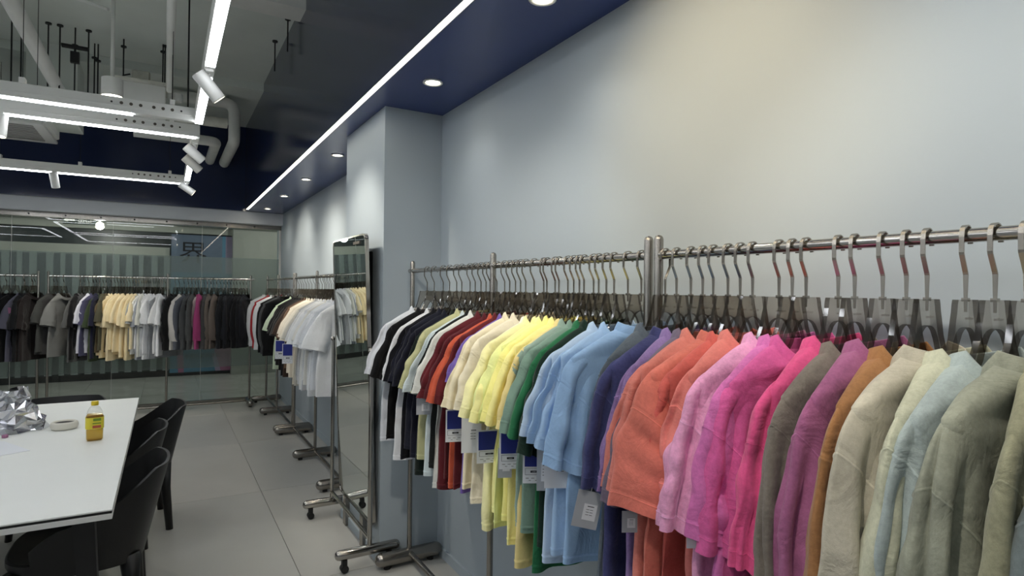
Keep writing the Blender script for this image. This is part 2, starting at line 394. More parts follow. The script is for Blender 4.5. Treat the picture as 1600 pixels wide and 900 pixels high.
def spot_head(name_label, x, y, z, aim, energy=SPOT, angle=70, color=(1, .92, .78), blend=.8):
    s = thing('track_spot', name_label, 'spotlight', (x, y, z), 0, 'white track spotlights')
    MB().box(-.018, .018, -.04, .04, -.012, .0).tube([(0, 0, -.012), (0, 0, -.05)], .008, 10).build('mount', M['whitemetal'], s)
    d = Vector(aim).normalized(); c = Vector((0, 0, -.075))
    q = d.to_track_quat('Z', 'Y')
    b = MB().lathe([(.005, -.075), (.031, -.075), (.034, -.07), (.034, .072), (.031, .075), (.028, .068), (.027, .05)], 24, caps=False).build('barrel', M['whitep'], s, True)
    b.rotation_mode = 'QUATERNION'; b.rotation_quaternion = q; b.location = c; autosmooth(b)
    l = MB().lathe([(.0005, .056), (.0275, .056)], 24, caps=False).build('lens', M['bulb'], s); l.rotation_mode = 'QUATERNION'; l.rotation_quaternion = q; l.location = c
    if energy: spotlight(s, 'lamp_light', energy, tuple(c+d*.08), d, angle, color, .03, blend)
    return s

def led_frame(label, x0, x1, y0, y1, z, gaps):
    """square hanging frame of white aluminium bars, lit from below"""
    f = thing('hanging_light', label, 'light fixture', (0, 0, z), 0, 'hanging square frames of line light')
    hw, hh = .025, .085
    bars = {'near': ('x', y0), 'far': ('x', y1), 'left': ('y', x0), 'right': ('y', x1)}
    for nm, (ax, c) in bars.items():
        if ax == 'x':
            b = MB().box(x0-hw, x1+hw, c-hw, c+hw, .018, hh+.018, bev=.003).box(x0-hw, x1+hw, c-hw-.004, c-hw, .05, .056).build('bar', M['whitemetal'], f)
            for a0, a1 in gaps.get(nm, [(x0, x1)]): MB().box(a0, a1, c-.021, c+.021, .010, .020).build('diffuser', M['led'], b)
            for k in range(8):
                if k in (0, 7): r = .006
                else: r = .010
                xx = x1-.47+k*.05+(.02 if k > 3 else 0)
                MB().tube([(xx, c-hw-.0015, .07), (xx, c-hw+.004, .07)], r, 8).build('vent_hole', M['print'] if 0 < k < 7 else M['dark'], b)
        else:
            b = MB().box(c-hw, c+hw, y0+hw, y1-hw, .018, hh+.018, bev=.003).build('bar', M['whitemetal'], f)
            for a0, a1 in gaps.get(nm, [(y0, y1)]): MB().box(c-.021, c+.021, a0, a1, .010, .020).build('diffuser', M['led'], b)
    for x in (x0+.3, (x0+x1)/2, x1-.15):
        for y in (y0, y1):
            MB().box(x-.014, x+.014, y-.03, y+.03, hh+.018, hh+.05).build('bracket', M['whitemetal'], f)
            MB().tube([(x, y, hh+.05), (x, y, ZT-z)], .002, 6).build('hanger_wire', M['dark'], f)
    return f
FX0, FX1, FZ = -1.62, .172, 2.50
led_frame('hanging square light frame nearest, passing out at the top of the picture', FX0, FX1, 2.10, 4.36, FZ,
          {'far': [(FX0, -.19)], 'right': [(2.12, 3.20), (3.40, 4.36)]})
led_frame('hanging square light frame nearest the glass front', FX0, FX1, 4.80, 7.02, FZ, {'right': [(5.75, 6.75)]})
led_frame('added square light frame, unseen behind the photographer, filling the room', FX0, FX1, -.60, 1.65, FZ, {})  # out of view, added as fill light for the room
led_frame('hanging square light frame far to the left of the table', -3.2, -2.0, .6, 2.8, FZ, {})
RW = (.75, .15, -.62)
spot_head('white spotlight large and close, on the nearest frame right bar', FX1, 3.30, FZ+.02, (.62, .10, -.70))
spot_head('white spotlight on the far frame, upper of the stacked pair', FX1, 5.02, FZ+.02, (.75, .15, -.62))
spot_head('white spotlight on the far frame, lower of the stacked pair', FX1, 5.45, FZ+.02, (.75, .15, -.62))
spot_head('white spotlight at the far right corner of the far frame', FX1, 6.85, FZ+.02, (.80, .0, -.55))
spot_head('white spotlight on the far bar pointing at the navy upstand', -.92, 7.02, FZ+.02, (.10, .25, -.75))
spot_head('white spotlight on the middle bar at the left picture edge', -.90, 4.80, FZ+.02, (-.05, -.1, -1), 8)
spot_head('white spotlight aimed at the right wall above the pink shirts', FX1, 1.05, FZ+.02, (1.148, .08, -.46), SPOT*1.1, 60, (1, .77, .44), 1.0)
spot_head('added unseen spotlight above the photographer, brightening the middle rack', FX1, 1.45, FZ+.02, (.80, .55, -1.05), SPOT, 75)  # hidden spot added to lift the brightness of the middle rack
spot_head('white spotlight near the photographer aimed at the green grey shirts', FX1, .35, FZ+.02, (.85, .1, -.9))

# ------------------------------------------------------------------ ceiling services
def pipe_thing(name, label, cat, path, r, m, group=None, n=14, smooth=True):
    o = MB().tube(path, r, n).build(name, m); autosmooth(o, 50); return tag(o, label, cat, group)
def bend(p, q, s, r=.1, n=6):
    """points that round the corner q between p and s"""
    p, q, s = Vector(p), Vector(q), Vector(s); a = q+(p-q).normalized()*r; b = q+(s-q).normalized()*r
    return [tuple(a.lerp(q, i/n).lerp(q.lerp(b, i/n), i/n)) for i in range(n+1)]
pipe_thing('water_pipe', 'thick light grey pipe running back at the upper left', 'pipe', [(-.80, 2.0, 3.1), (-.80, 6.5, 3.1)], .048, M['pipe'])
pipe_thing('water_pipe', 'slim light grey pipe running back above the frame', 'pipe', [(.012, 2.0, 3.1), (.008, 5.75, 3.1)], .026, M['pipe'])
pp = [(.0, 6.95, 3.40)]+bend((0, 6.95, 3.40), (.61, 6.95, 3.40), (.61, 6.95, 3.0), .11)+bend((.61, 6.95, 3.40), (.61, 6.95, 3.0), (.61, 8.2, 3.0), .07)+[(.61, 8.2, 3.0)]
pipe_thing('elbow_pipe', 'grey elbow pipe dropping and turning into the navy upstand', 'pipe', pp, .058, M['pipe'])
pp = [(-.3, 7.1, 3.01)]+bend((-.3, 7.1, 3.01), (.45, 7.1, 3.01), (.45, 8.2, 3.01), .1)+[(.45, 8.2, 3.01)]
pipe_thing('elbow_pipe', 'shorter grey elbow pipe left of the taller one', 'pipe', pp, .052, M['pipe'])
pipe_thing('conduit', 'thin pale conduit curving across the upper left', 'conduit', [(-.86, 5.0, 3.42), (-.75, 5.06, 3.44), (-.6, 5.1, 3.45), (-.48, 5.08, 3.43), (-.37, 5.0, 3.38)], .011, M['pipe'])
pipe_thing('lamp_conduit', 'slim conduit standing above the round pendant lamp', 'conduit', [(-.347, 5.09, 2.93), (-.347, 5.09, ZT)], .013, M['pipe'])
pipe_thing('insulated_pipe', 'dusty lagged pipe passing behind the pendant lamp', 'pipe', [(-.9, 6.45, 3.08), (-.4, 6.42, 3.06), (.05, 6.42, 3.05), (.5, 6.45, 3.06)], .05, M['lagging'])
p = thing('pendant_lamp', 'short round pendant lamp glowing below the grey conduit', 'lamp', (-.347, 5.09, 2.80))
autosmooth(MB().lathe([(.055, .13), (.066, .125), (.068, .0), (.064, -.002)], 28).build('shade', M['pipe'], p))
MB().lathe([(.0005, -.003), (.0635, -.003), (.0635, -.001)], 28).build('lens', M['bulb'], p)
spotlight(p, 'lamp_light', 12, (0, 0, -.02), (0, 0, -1), 130, (1, .98, .94), .05)
u = thing('fan_box', 'grey sheet metal fan box with a motor on top', 'duct fan', (-.21, 6.15, 2.97))
MB().box(-.19, .19, -.17, .17, 0, .22, bev=.008).build('casing', M['pipe'], u)
MB().box(-.20, .20, -.18, .18, .22, .25).build('lagged_lid', M['lagging'], u)
MB().box(-.07, .07, -.06, .06, .27, .36, bev=.012).build('motor', M['lagging'], u)
MB().tube([(-.06, 0, .25), (-.06, 0, .29)], .012, 8).tube([(.06, 0, .25), (.06, 0, .29)], .012, 8).build('motor_feet', M['dark'], u)
MB().tube([(-.08, 0, .33), (-.13, 0, .31), (-.16, 0, .26)], .007, 8).build('cable', M['dark'], u)
MB().lathe([(.035, .0), (.045, .03), (.04, .07), (.015, .09)], 16, x=.28, y=-.02).build('valve', M['pipe'], u, loc=(0, 0, .14))
# two concrete columns / duct boxes high on the left
struct(MB().box(-1.06, -.70, 6.5, 7.0, 2.9, ZT).build('trim_7', M['slab']), 'grey block hanging from the slab at upper left')
struct(MB().box(-2.2, -1.12, 5.2, 5.9, 3.02, ZT).build('trim_8', M['pipe']), 'pale duct casing at the upper left picture edge')
ac = thing('air_conditioner', 'white ceiling cassette air conditioner behind the line lights', 'air conditioner', (-1.15, 6.75, 2.80))
MB().box(-.48, .26, -.40, .30, .03, .28, bev=.01).build('casing', M['whitemetal'], ac)
MB().box(-.54, .24, -.46, .36, 0, .03, bev=.006).build('face_panel', M['whitep'], ac)
for k in range(9): MB().box(-.44, .16, -.36+k*.07, -.32+k*.07, -.008, .004).build('louvre', M['grille'], ac)
RODS = [(17, -1.05, 5.9, 3.0, 3.56), (33, -1.0, 5.95, 2.75, 3.45), (73, -.84, 6.0, 2.9, 3.56), (93, -.765, 6.0, 2.8, 3.56), (117, -.665, 6.0, 2.95, 3.42), (138, -.575, 6.0, 3.0, 3.56), (148, -.56, 6.3, 3.02, 3.44), (153, -.535, 6.3, 3.0, 3.42), (193, -.335, 6.05, 3.0, 3.50), (255, -.045, 6.0, 3.0, 3.50), (258, -.03, 6.02, 2.95, 3.56), (295, .12, 4.8, 2.62, 3.56), (450, .80, 4.9, 3.3, 3.56), (430, .78, 5.4, 3.3, 3.56)]
for k, (px, x, y, z0, z1) in enumerate(RODS):
    r = thing('threaded_rod', 'thin dark threaded rod hanging from the slab, %s from the left' % ordn(k+1), 'rod', (x, y, 0), 0, 'dark rods hanging from the slab')
    MB().tube([(0, 0, z0), (0, 0, ZT)], .0055, 8).build('rod', M['dark'], r)
    MB().cyl(0, 0, z1-.012, z1, .022, 12).build('nut_plate', M['dark'], r)
cl = thing('beam_clamp', 'dark spring hanger clamp on a rod at upper left', 'clamp', (-.665, 6.0, 3.36))
MB().box(-.03, .03, -.02, .02, -.09, .0).build('spring_box', M['dark'], cl)
MB().box(-.09, .09, -.025, .025, .03, .05).tube([(0, 0, 0), (0, 0, .03)], .008, 8).build('top_bar', M['dark'], cl)

# ------------------------------------------------------------------ racks
XR, ZR = 1.13, 1.549
def rack(label, along, L, posts, loc, rotz=0, ext0=.0, ext1=.0, bars=True, bright=False):
    """steel rail rack, local x along the rail"""
    r = thing('clothes_rack', label, 'clothes rack', loc, rotz, 'steel clothes racks')
    a, b = posts[0], posts[-1]
    autosmooth(MB().tube([(a-ext0, 0, ZR), (b+ext1, 0, ZR)], .0115, 20, dome=True).build('hanging_rail', M['rail'] if bright else M['chrome'], r))
    for p in posts:
        autosmooth(MB().tube([(p, 0, .06), (p, 0, 1.603)], .0125, 20, dome=True).build('post', M['steel'], r))
        if bars:
            autosmooth(MB().tube([(p, -.185, .05), (p, .185, .05)], .036, 24, dome=True).build('base_bar', M['steel'], r))
            for s in (-.12, .12): MB().cyl(p, s, 0, .02, .018, 14).build('foot', M['rubber'], r)
    autosmooth(MB().tube([(a, 0, .062), (b, 0, .062)], .0135, 16).build('bottom_rail', M['steel'], r))
    return r
# along the right wall: local x = world y
rack('steel rack nearest the camera, carrying coral, pink and grey green shirts', 'y', 1.8, [0, .9, 1.8], (XR, -.635, 0), PI/2, .0, .0)
rack('steel rack in front of the pillar carrying white to light blue T-shirts', 'y', 1.8, [0, .884, 1.78], (XR, 1.203, 0), PI/2, .0, .05)
rack('steel rack on the right wall just beyond the mirror', 'y', 1.8, [0, .9, 1.87], (XR-.01, 4.33, 0), PI/2)
rack('steel rack on the right wall nearest the glass corner', 'y', 1.8, [0, .98, 1.82], (XR-.01, 6.28, 0), PI/2, 0, .02)
rack('steel rack before the glass carrying cream, white and black garments', 'x', 2, [0, 1.10, 1.985], (-1.08, 7.95, 0), 0, .0, .045, bright=True)
rack('steel rack before the glass at the left picture edge, black shirts', 'x', 2, [0, 1.0, 1.985], (-3.15, 7.95, 0), 0, bright=True)

# ------------------------------------------------------------------ hangers
def hanger_meshes(detail=True):
    hp = [(0, -.125), (0, -.064), (-.0015, -.060), (-.0155, -.032), (-.0165, -.028), (-.0165, -.003)]
    hp += [(.0165*math.cos(a), .0165*math.sin(a)) for a in np.linspace(PI, 0, 9)[1:]] + [(.0165, -.013)]
    m = MB(); rings = []
    for i, (x, z) in enumerate(hp):
        a = hp[max(i-1, 0)]; b = hp[min(i+1, len(hp)-1)]
        t = Vector((b[0]-a[0], b[1]-a[1])).normalized(); n = Vector((-t.y, t.x))*.0012; h = .0036 if z < -.108 or True else .002
        if z < -.11: h = .0018
        rings.append([(x+n.x, -h, z+n.y), (x+n.x, h, z+n.y), (x-n.x, h, z-n.y), (x-n.x, -h, z-n.y)])
    m.loft(rings, 0, True)
    hook = m.mesh('hook', M['hook'])
    fer = MB().box(-.005, .005, -.0045, .0045, -.108, -.102).mesh('ferrule', M['hook'])
    top = [(.0, -.105), (.038, -.105), (.0405, -.112), (.0425, -.125), (.047, -.140), (.054, -.168), (.068, -.196), (.098, -.224), (.135, -.246), (.162, -.262), (.172, -.271)]
    bot = [(0, -.150), (.008, -.151), (.016, -.154), (.024, -.160), (.034, -.175), (.044, -.198), (.063, -.222), (.096, -.243), (.132, -.264), (.160, -.278), (.169, -.280)]
    P = MB(); h = .0045
    for s in (-1, 1):
        n = len(top); v = []
        for yy in (-h, h):
            v += [(s*x, yy, z) for x, z in top]+[(s*x, yy, z) for x, z in bot]
        fs = []; es = []
        for i in range(n-1):
            fs += [(i, i+1, n+i+1, n+i), (2*n+i, 3*n+i, 3*n+i+1, 2*n+i+1)]
            es += [(i, 2*n+i, 2*n+i+1, i+1), (n+i, n+i+1, 3*n+i+1, 3*n+i)]
        es.append((n-1, 3*n-1, 4*n-1, 2*n-1))
        P.add(v, fs, 0); P.add(v, es, 1)
    plate = P.mesh('plate', [M['acrylic'], M['acrylic_edge']])
    tx = text_mesh('tendlipas', .0088, .0); tx.materials.clear(); tx.materials.append(M['print'])
    return hook, fer, plate, tx
HK, FER, PLATE, PRINT = hanger_meshes()
def make_hanger(loc, rz, label, group, printed=True):
    h = thing('clothes_hanger', label, 'hanger', loc, rz, group)
    link('hook', HK, h); pl = link('plate', PLATE, h); link('ferrule', FER, h)
    if printed:
        o = link('brand_print', PRINT, pl, (0, -.0051, -.135)); o.rotation_euler = (PI/2, 0, 0); o.scale = (1, .8, 1)
    return h

# ------------------------------------------------------------------ garments
def wob(rng, th, s, K=6, nmax=5, mmax=2.0):
    out = np.zeros(np.broadcast(th, s).shape)
    for _ in range(K):
        n = rng.integers(1, nmax+1); m = rng.uniform(-mmax, mmax); out += rng.uniform(.4, 1)/math.sqrt(n)*np.cos(n*th+2*PI*m*s+rng.uniform(0, 6.28))
    return out/K
def spow(a, p): return np.sign(a)*np.abs(a)**p
def grid_faces(nr, nt):
    i = np.arange(nr-1)[:, None]; j = np.arange(nt)[None, :]
    a = i*nt+j; b = i*nt+(j+1) % nt
    return np.stack([a, b, b+nt, a+nt], -1).reshape(-1, 4)
def mesh_from(name, V, F, mats, midx=None):
    me = bpy.data.meshes.new(name); V = np.asarray(V, np.float32).reshape(-1, 3); F = np.asarray(F, np.int32)
    me.vertices.add(len(V)); me.vertices.foreach_set('co', V.ravel())
    me.loops.add(F.size); me.loops.foreach_set('vertex_index', F.ravel())
    me.polygons.add(len(F)); me.polygons.foreach_set('loop_start', np.arange(0, F.size, 4, dtype=np.int32))
    for m in mats: me.materials.append(m)
    if midx is not None: me.polygons.foreach_set('material_index', np.asarray(midx, np.int32))
    me.polygons.foreach_set('use_smooth', np.ones(len(F), bool))
    me.update(); me.validate(); return me
NECKW, NECKT = .092, .048
def squash(X, side, a=.085, lim=.165):
    q = X*side; e = a+(lim-a)*(1-np.exp(-np.clip(q-a, 0, 9)/(lim-a)))
    return np.where(q > a, e, q)*side
def grooves(rng, ph, t, n, onset, depth):
    g = np.zeros(np.broadcast(ph, t).shape)
    for _ in range(n):
        c0 = rng.uniform(0, 2*PI); dr = rng.uniform(-1.2, 1.2); w = rng.uniform(.13, .30); on = onset+rng.uniform(-.1, .25)
        d = (ph-c0-dr*t+PI) % (2*PI)-PI
        g += rng.uniform(.5, 1)*depth*np.exp(-(d/w)**2)*np.clip((t-on)*3.5, 0, 1)
    return g
def drag(rng, ph, t, n, amp):
    g = np.zeros(np.broadcast(ph, t).shape)
    for _ in range(n):
        k = rng.uniform(14, 34); m = rng.integers(1, 4)*rng.choice([-1, 1]); t0 = rng.uniform(.25, .95); p0 = rng.uniform(0, 6.28)
        win = np.exp(-((t-t0)/.14)**2)*np.clip(np.cos(ph-p0), 0, 1)
        g += amp*rng.uniform(.5, 1)*win*(1-2*np.abs(np.sin((k*t+m*ph)/2)))
    return g
def body_mesh(rng, mats, o, hi=True):
    NT = 72 if hi else 28; KS = 11 if hi else 5; KL = 46 if hi else 12
    th = np.linspace(0, 2*PI, NT, endpoint=False)[None, :]
    px = spow(np.cos(th), .8); py = spow(np.sin(th), .8)
    wt, zt, zh, tk = o['wt'], -.268, -o['len'], o['thick']
    zn = -.198
    tau = np.linspace(0, 1, KS)[:, None]
    W = NECKW+(wt-NECKW)*tau; Z = zn+(zt-zn)*tau**1.15; T = NECKT*(1-tau)+tk*tau
    X1 = W*px; Y1 = T*py
    Z1 = Z+0*px + np.where(py < 0, py*.055, py*-.014)*(1-tau)**2
    # lower body
    lo = list(np.linspace(0, 1, KL)[1:])
    if hi: lo = sorted(lo+[.962, .968, .974])
    u = np.array(lo)[:, None]
    Wl = wt+.02*u-.012*np.sin(PI*np.minimum(u*1.6, 1)); Tl = tk*(1+.35*u)
    X2 = Wl*px; Y2 = Tl*py*(1+.35*np.exp(-((u-.22)/.2)**2))
    ramp = np.clip(u*1.25, 0, 1)**1.3
    f = np.zeros_like(X2)
    for k in range(4):
        fr = rng.uniform(1.2, 4.2); f = f+rng.uniform(.4, 1)*np.sin(fr*PI*px+rng.uniform(0, 6.28)+u*rng.uniform(-1.2, 1.2))/math.sqrt(fr)
    Y2 = Y2+o['fold']*ramp*f*.75
    Y2 = Y2+o['fold']*.8*ramp*wob(rng, th, u, 8, 9, 1.2)
    X2 = X2+.012*ramp*wob(rng, th, u, 5, 3, 1.0)
    Y2 = Y2-o['curl']*np.abs(px)**2*ramp
    gv = grooves(rng, th, u, 8, .05, .55); Y2 = Y2*(1-gv)
    Y2 = Y2+drag(rng, th, u, 6, .004)
    Z2 = zt+(zh-zt)*u+.010*ramp*wob(rng, th, u*0, 5, 3, 0)
    X = np.concatenate([X1, X2]); Y = np.concatenate([Y1, Y2]); Z = np.concatenate([Z1, Z2])
    s = np.linspace(0, 1, X.shape[0])[:, None]
    Y = Y+.0025*wob(rng, th, s*3, 10, 12, 3)+.0035*wob(rng, th, s*2, 8, 7, 2)*np.clip(s*4, 0, 1)
    if o['wall']: X = squash(X, o['wall'])
    nr = X.shape[0]
    mid = np.zeros((nr-1, NT), int)
    if hi:
        for r, d in ((nr-4, .0018),):
            pass
        k = [i for i, q in enumerate([0]*KS+lo) if q in (.962, .968, .974)]
        for i in k[1:2]: Y[i] += .0016*np.sign(py[0]); X[i] *= 1.004
        if k: mid[k[0]:k[2]] = 1
    F = grid_faces(nr, NT)
    return mesh_from('body', np.stack([X, Y, Z], -1), F, mats, mid.ravel()), (X[0], Y[0], Z[0])
def polyl(P, n):
    P = np.array(P, float); d = np.r_[0, np.cumsum(np.linalg.norm(np.diff(P, axis=0), axis=1))]; d /= d[-1]
    t = np.linspace(0, 1, n) if np.isscalar(n) else np.asarray(n)
    q = np.stack([np.interp(t, d, P[:, k]) for k in range(2)], -1)
    return q
def smoothp(q, it=2):
    q = q.copy()
    for _ in range(it): q[1:-1] = .25*q[:-2]+.5*q[1:-1]+.25*q[2:]
    return q
def sleeve_mesh(rng, mats, o, side, hi=True):
    NT = 44 if hi else 16; NR = 50 if hi else 12
    t = np.linspace(0, 1, NR)
    wt = o['wt']; L = o['sleeve']; fl = o['flare']
    if L < .6:
        O = [(wt-.10, -.218), (wt-.05, -.242), (wt-.008, -.261), (wt+.018, -.292), (wt+.032, -.342), (wt+.042+fl*.6, -.25-(L-.25)*.6), (wt+.050+fl, -L)]
        I = [(wt-.12, -.36), (wt-.105, -.40), (wt-.098, -.42), (wt-.092, -.44), (wt-.088, -.455), (wt-.08, -L-.0), (wt-.082+fl*.8, -L-.035)]
        I[5] = (wt-.082+fl*.3, -(L*.55+.455*.45))
        seam = .47
    else:
        O = [(wt-.10, -.218), (wt-.05, -.242), (wt-.008, -.261), (wt+.018, -.292), (wt+.032, -.342), (wt+.042, -.45), (wt+.040, -.62), (wt+.028, -L*.93), (wt+.006, -L)]
        I = [(wt-.13, -.36), (wt-.12, -.40), (wt-.115, -.42), (wt-.112, -.44), (wt-.108, -.46), (wt-.092, -.56), (wt-.080, -.68), (wt-.070, -L*.93), (wt-.072, -L-.012)]
        seam = .30
    seam += rng.uniform(-.04, .04)
    cuff = 1-.026/max(L-.2, .1)
    if hi: t = np.sort(np.r_[t, [seam-.005, seam, seam+.004, cuff-.005, cuff, cuff+.004]])
    O = smoothp(polyl(O, t), 2); I = smoothp(polyl(I, t), 2); NR = len(t)
    ph = np.linspace(0, 2*PI, NT, endpoint=False)[None, :]
    c = spow(np.cos(ph), .85); s = spow(np.sin(ph), 1.3); tt = t[:, None]
    mid = (O+I)/2; hv = (O-I)/2
    T = o['thick']*.72+(o['sthick']-o['thick']*.72)*np.clip(tt*1.6, 0, 1)**1.2
    ramp = np.clip((tt-.12)*2.0, 0, 1)
    # longitudinal creases
    cre = np.zeros_like(c+tt)
    for k in range(3):
        n = rng.integers(2, 6); cre = cre+rng.uniform(.4, 1)/math.sqrt(n)*np.cos(n*ph+rng.uniform(0, 6.28)+tt*rng.uniform(-2, 2))
    G = grooves(rng, ph, tt, o['ng'], .15, .5)+drag(rng, ph, tt, 10, .12)*ramp
    if hi and rng.random() < .85:      # the deep fold where the front half of the sleeve turns in
        pc = math.radians(rng.uniform(35, 68))*(1 if o['wall'] < 0 else -1)
        dd = ((ph-pc-.25*(tt-.5)*rng.uniform(-1, 1)+PI) % (2*PI))-PI
        on = np.clip((tt-rng.uniform(.10, .22))*4, 0, 1)
        G = G+on*(.62*np.exp(-(dd/.15)**2)-.12*np.exp(-((np.abs(dd)-.42)/.2)**2))
    G = np.clip(G, -.14, .62)
    T2 = T*(1+.22*ramp*cre*.5)*(1-1.25*G)
    X = mid[:, :1]+hv[:, :1]*c*(1+.05*ramp*cre)*(1-.5*G); Z = mid[:, 1:]+hv[:, 1:]*c
    Y = T2*s+o['sy']*np.clip((tt-.10)*4, 0, 1)+o['fold']*.5*ramp*wob(rng, ph, tt, 8, 6, 1.5)
    # the outer edge of the sleeve falls open to the front or the back
    Y = Y+ramp*o['sw']*tt*(.5+.5*c)-ramp*o['sw']*.35*tt*(.5-.5*c)+ramp*.008*np.sin(2.2*PI*c*.5+rng.uniform(0, 6))
    dep = np.clip(-Z-.25, 0, 9)
    Y = Y-o['curl']*.6*dep/.3
    Y = Y+.0020*wob(rng, ph, tt*3, 10, 8, 3); X = X+.0020*wob(rng, ph, tt*3, 10, 8, 3)
    # loose wrinkles gathering above the cuff and under the seam
    Y = Y+.0045*np.exp(-((tt-.72)/.2)**2)*np.sin(9*tt*PI*.6+2*c+rng.uniform(0, 6))*ramp
    mi = np.zeros((NR-1, NT), int)
    if hi:
        for q, amp in ((seam, .0016), (cuff, .0013)):
            i = int(np.argmin(abs(t-q)))
            X[i] += amp*c[0]; Y[i] += amp*s[0]
            X[i-1] -= amp*.8*c[0]; Y[i-1] -= amp*.8*s[0]; mi[i:i+1] = 1
    if o['wall'] == side: X = squash(X, 1)
    if L < .6: Z = Z+.012*ramp*np.clip(tt-.8, 0, 1)*5*wob(rng, ph, tt*0, 4, 3, 0)
    return mesh_from('sleeve', np.stack([X*side, Y, Z], -1), grid_faces(NR, NT)[:, ::(1 if side > 0 else -1)], mats, mi.ravel())
def collar_mesh(ring, mats):
    x, y, z = ring
    R = []
    for k, dz, g in ((1.035, -.006, 0), (1.0, .004, 0), (.93, .019, 0), (.90, .0205, 0), (.885, .018, 0), (.94, .0, 0), (.96, -.008, 0)):
        R.append(np.stack([x*k, y*k, z+dz], -1))
    V = np.stack(R); return mesh_from('collar', V, grid_faces(V.shape[0], V.shape[1]), mats)
def tint(c, k): return tuple(max(0, min(255, int(v*k+(8 if k > 1 else 0)))) for v in c)
DEF = dict(wt=.220, len=.80, thick=.022, sthick=.034, fold=.016, curl=.0, sleeve=.50, flare=.03, sw=.0, wall=0, ng=4, sy=0.0)
GM = {}     # shared low-detail meshes
def garment_parts(seed, o, hi, mats):
    rng = np.random.default_rng(seed)
    b, ring = body_mesh(rng, mats, o, hi)
    return [('body', b), ('sleeve', sleeve_mesh(rng, mats, o, -1, hi)), ('sleeve', sleeve_mesh(rng, mats, o, 1, hi)), ('collar', collar_mesh(ring, mats))]
def make_garment(name, label, cat, loc, rz, color, seed, o=None, hi=True, wash=0.0, group=None, variant=None, flip=False):
    p = dict(DEF); p.update(o or {})
    g = thing(name, label, cat, loc, rz+(PI if flip else 0), group)
    fm = fabric(color, wash); sm = fabric(tint(color, 1.10 if wash else 1.03), wash) if hi else fm
    if hi:
        parts = garment_parts(seed, p, True, [fm, sm])
        for n, me in parts: link(n, me, g)
    else:
        if variant not in GM: GM[variant] = garment_parts(seed, p, False, [fm, fm])
        for n, me in GM[variant]:
            ob = link(n, me, g)
            for s in ob.material_slots: s.link = 'OBJECT'; s.material = fm
    return g

# colours of the near racks, in order from the far end; y = place of the hook on the rail
def T(y, c, cname, kind='tee', phi=-14, **o): return (y, c, cname, kind, phi, o)
MID = [
 T(2.777, (206, 210, 218), 'white', phi=-26), T(2.687, (18, 18, 20), 'black', phi=-20), T(2.579, (214, 216, 220), 'white', phi=-16, len=.86), T(2.506, (16, 17, 24), 'black', phi=-20, len=.84),
 T(2.429, (24, 26, 40), 'dark navy', phi=-22), T(2.376, (22, 24, 38), 'navy', phi=-18), T(2.293, (24, 34, 30), 'dark green', phi=-16, len=.85), T(2.244, (178, 178, 128), 'khaki', phi=-15, wt=.229),
 T(2.191, (190, 204, 208), 'pale mint', phi=-10, wt=.224), T(2.146, (22, 24, 24), 'black', phi=-10), T(2.112, (208, 210, 204), 'off-white', phi=-8, len=.86), T(2.054, (92, 22, 32), 'maroon', phi=-8, wt=.229, len=.84),
 T(1.992, (84, 20, 30), 'burgundy', phi=-6), T(1.953, (196, 74, 34), 'rust orange', phi=-14, wt=.227), T(1.91, (98, 24, 30), 'dark red', phi=-10), T(1.873, (110, 86, 170), 'violet', phi=-14, wt=.209, sleeve=.42),
 T(1.837, (226, 214, 178), 'cream', phi=-20, wt=.224), T(1.78, (222, 212, 184), 'ecru', phi=-20), T(1.718, (226, 220, 200), 'off-white', phi=-18, sw=.02), T(1.698, (236, 230, 160), 'pale yellow', phi=-20, wt=.224, len=.86),
 T(1.648, (238, 232, 140), 'soft yellow', phi=-20), T(1.626, (228, 234, 140), 'lime yellow', phi=-24, wt=.229, sthick=.05), T(1.575, (240, 232, 120), 'bright yellow', phi=-21, sthick=.045), T(1.543, (240, 230, 130), 'lemon yellow', phi=-20, len=.86),
 T(1.513, (226, 204, 124), 'sand yellow', phi=-18, len=.90), T(1.489, (138, 164, 150), 'sage green', phi=-16, sleeve=.52, flare=-.01), T(1.441, (118, 150, 134), 'grey green', phi=-14), T(1.416, (24, 112, 68), 'emerald green', phi=-14, len=.88),
 T(1.38, (20, 44, 34), 'dark green', phi=-15, wt=.224, sleeve=.54), T(1.345, (176, 202, 230), 'pale blue', phi=-24, wt=.234, sleeve=.48, flare=.02), T(1.285, (158, 194, 232), 'light blue', phi=-17, wt=.224), T(1.23, (146, 186, 230), 'sky blue', phi=-15, wt=.239, sleeve=.54, sthick=.05, flip=True, flare=.01),
 T(1.14, (88, 98, 108), 'slate grey', phi=-12, wt=.19, sleeve=.60, wash=.12)]
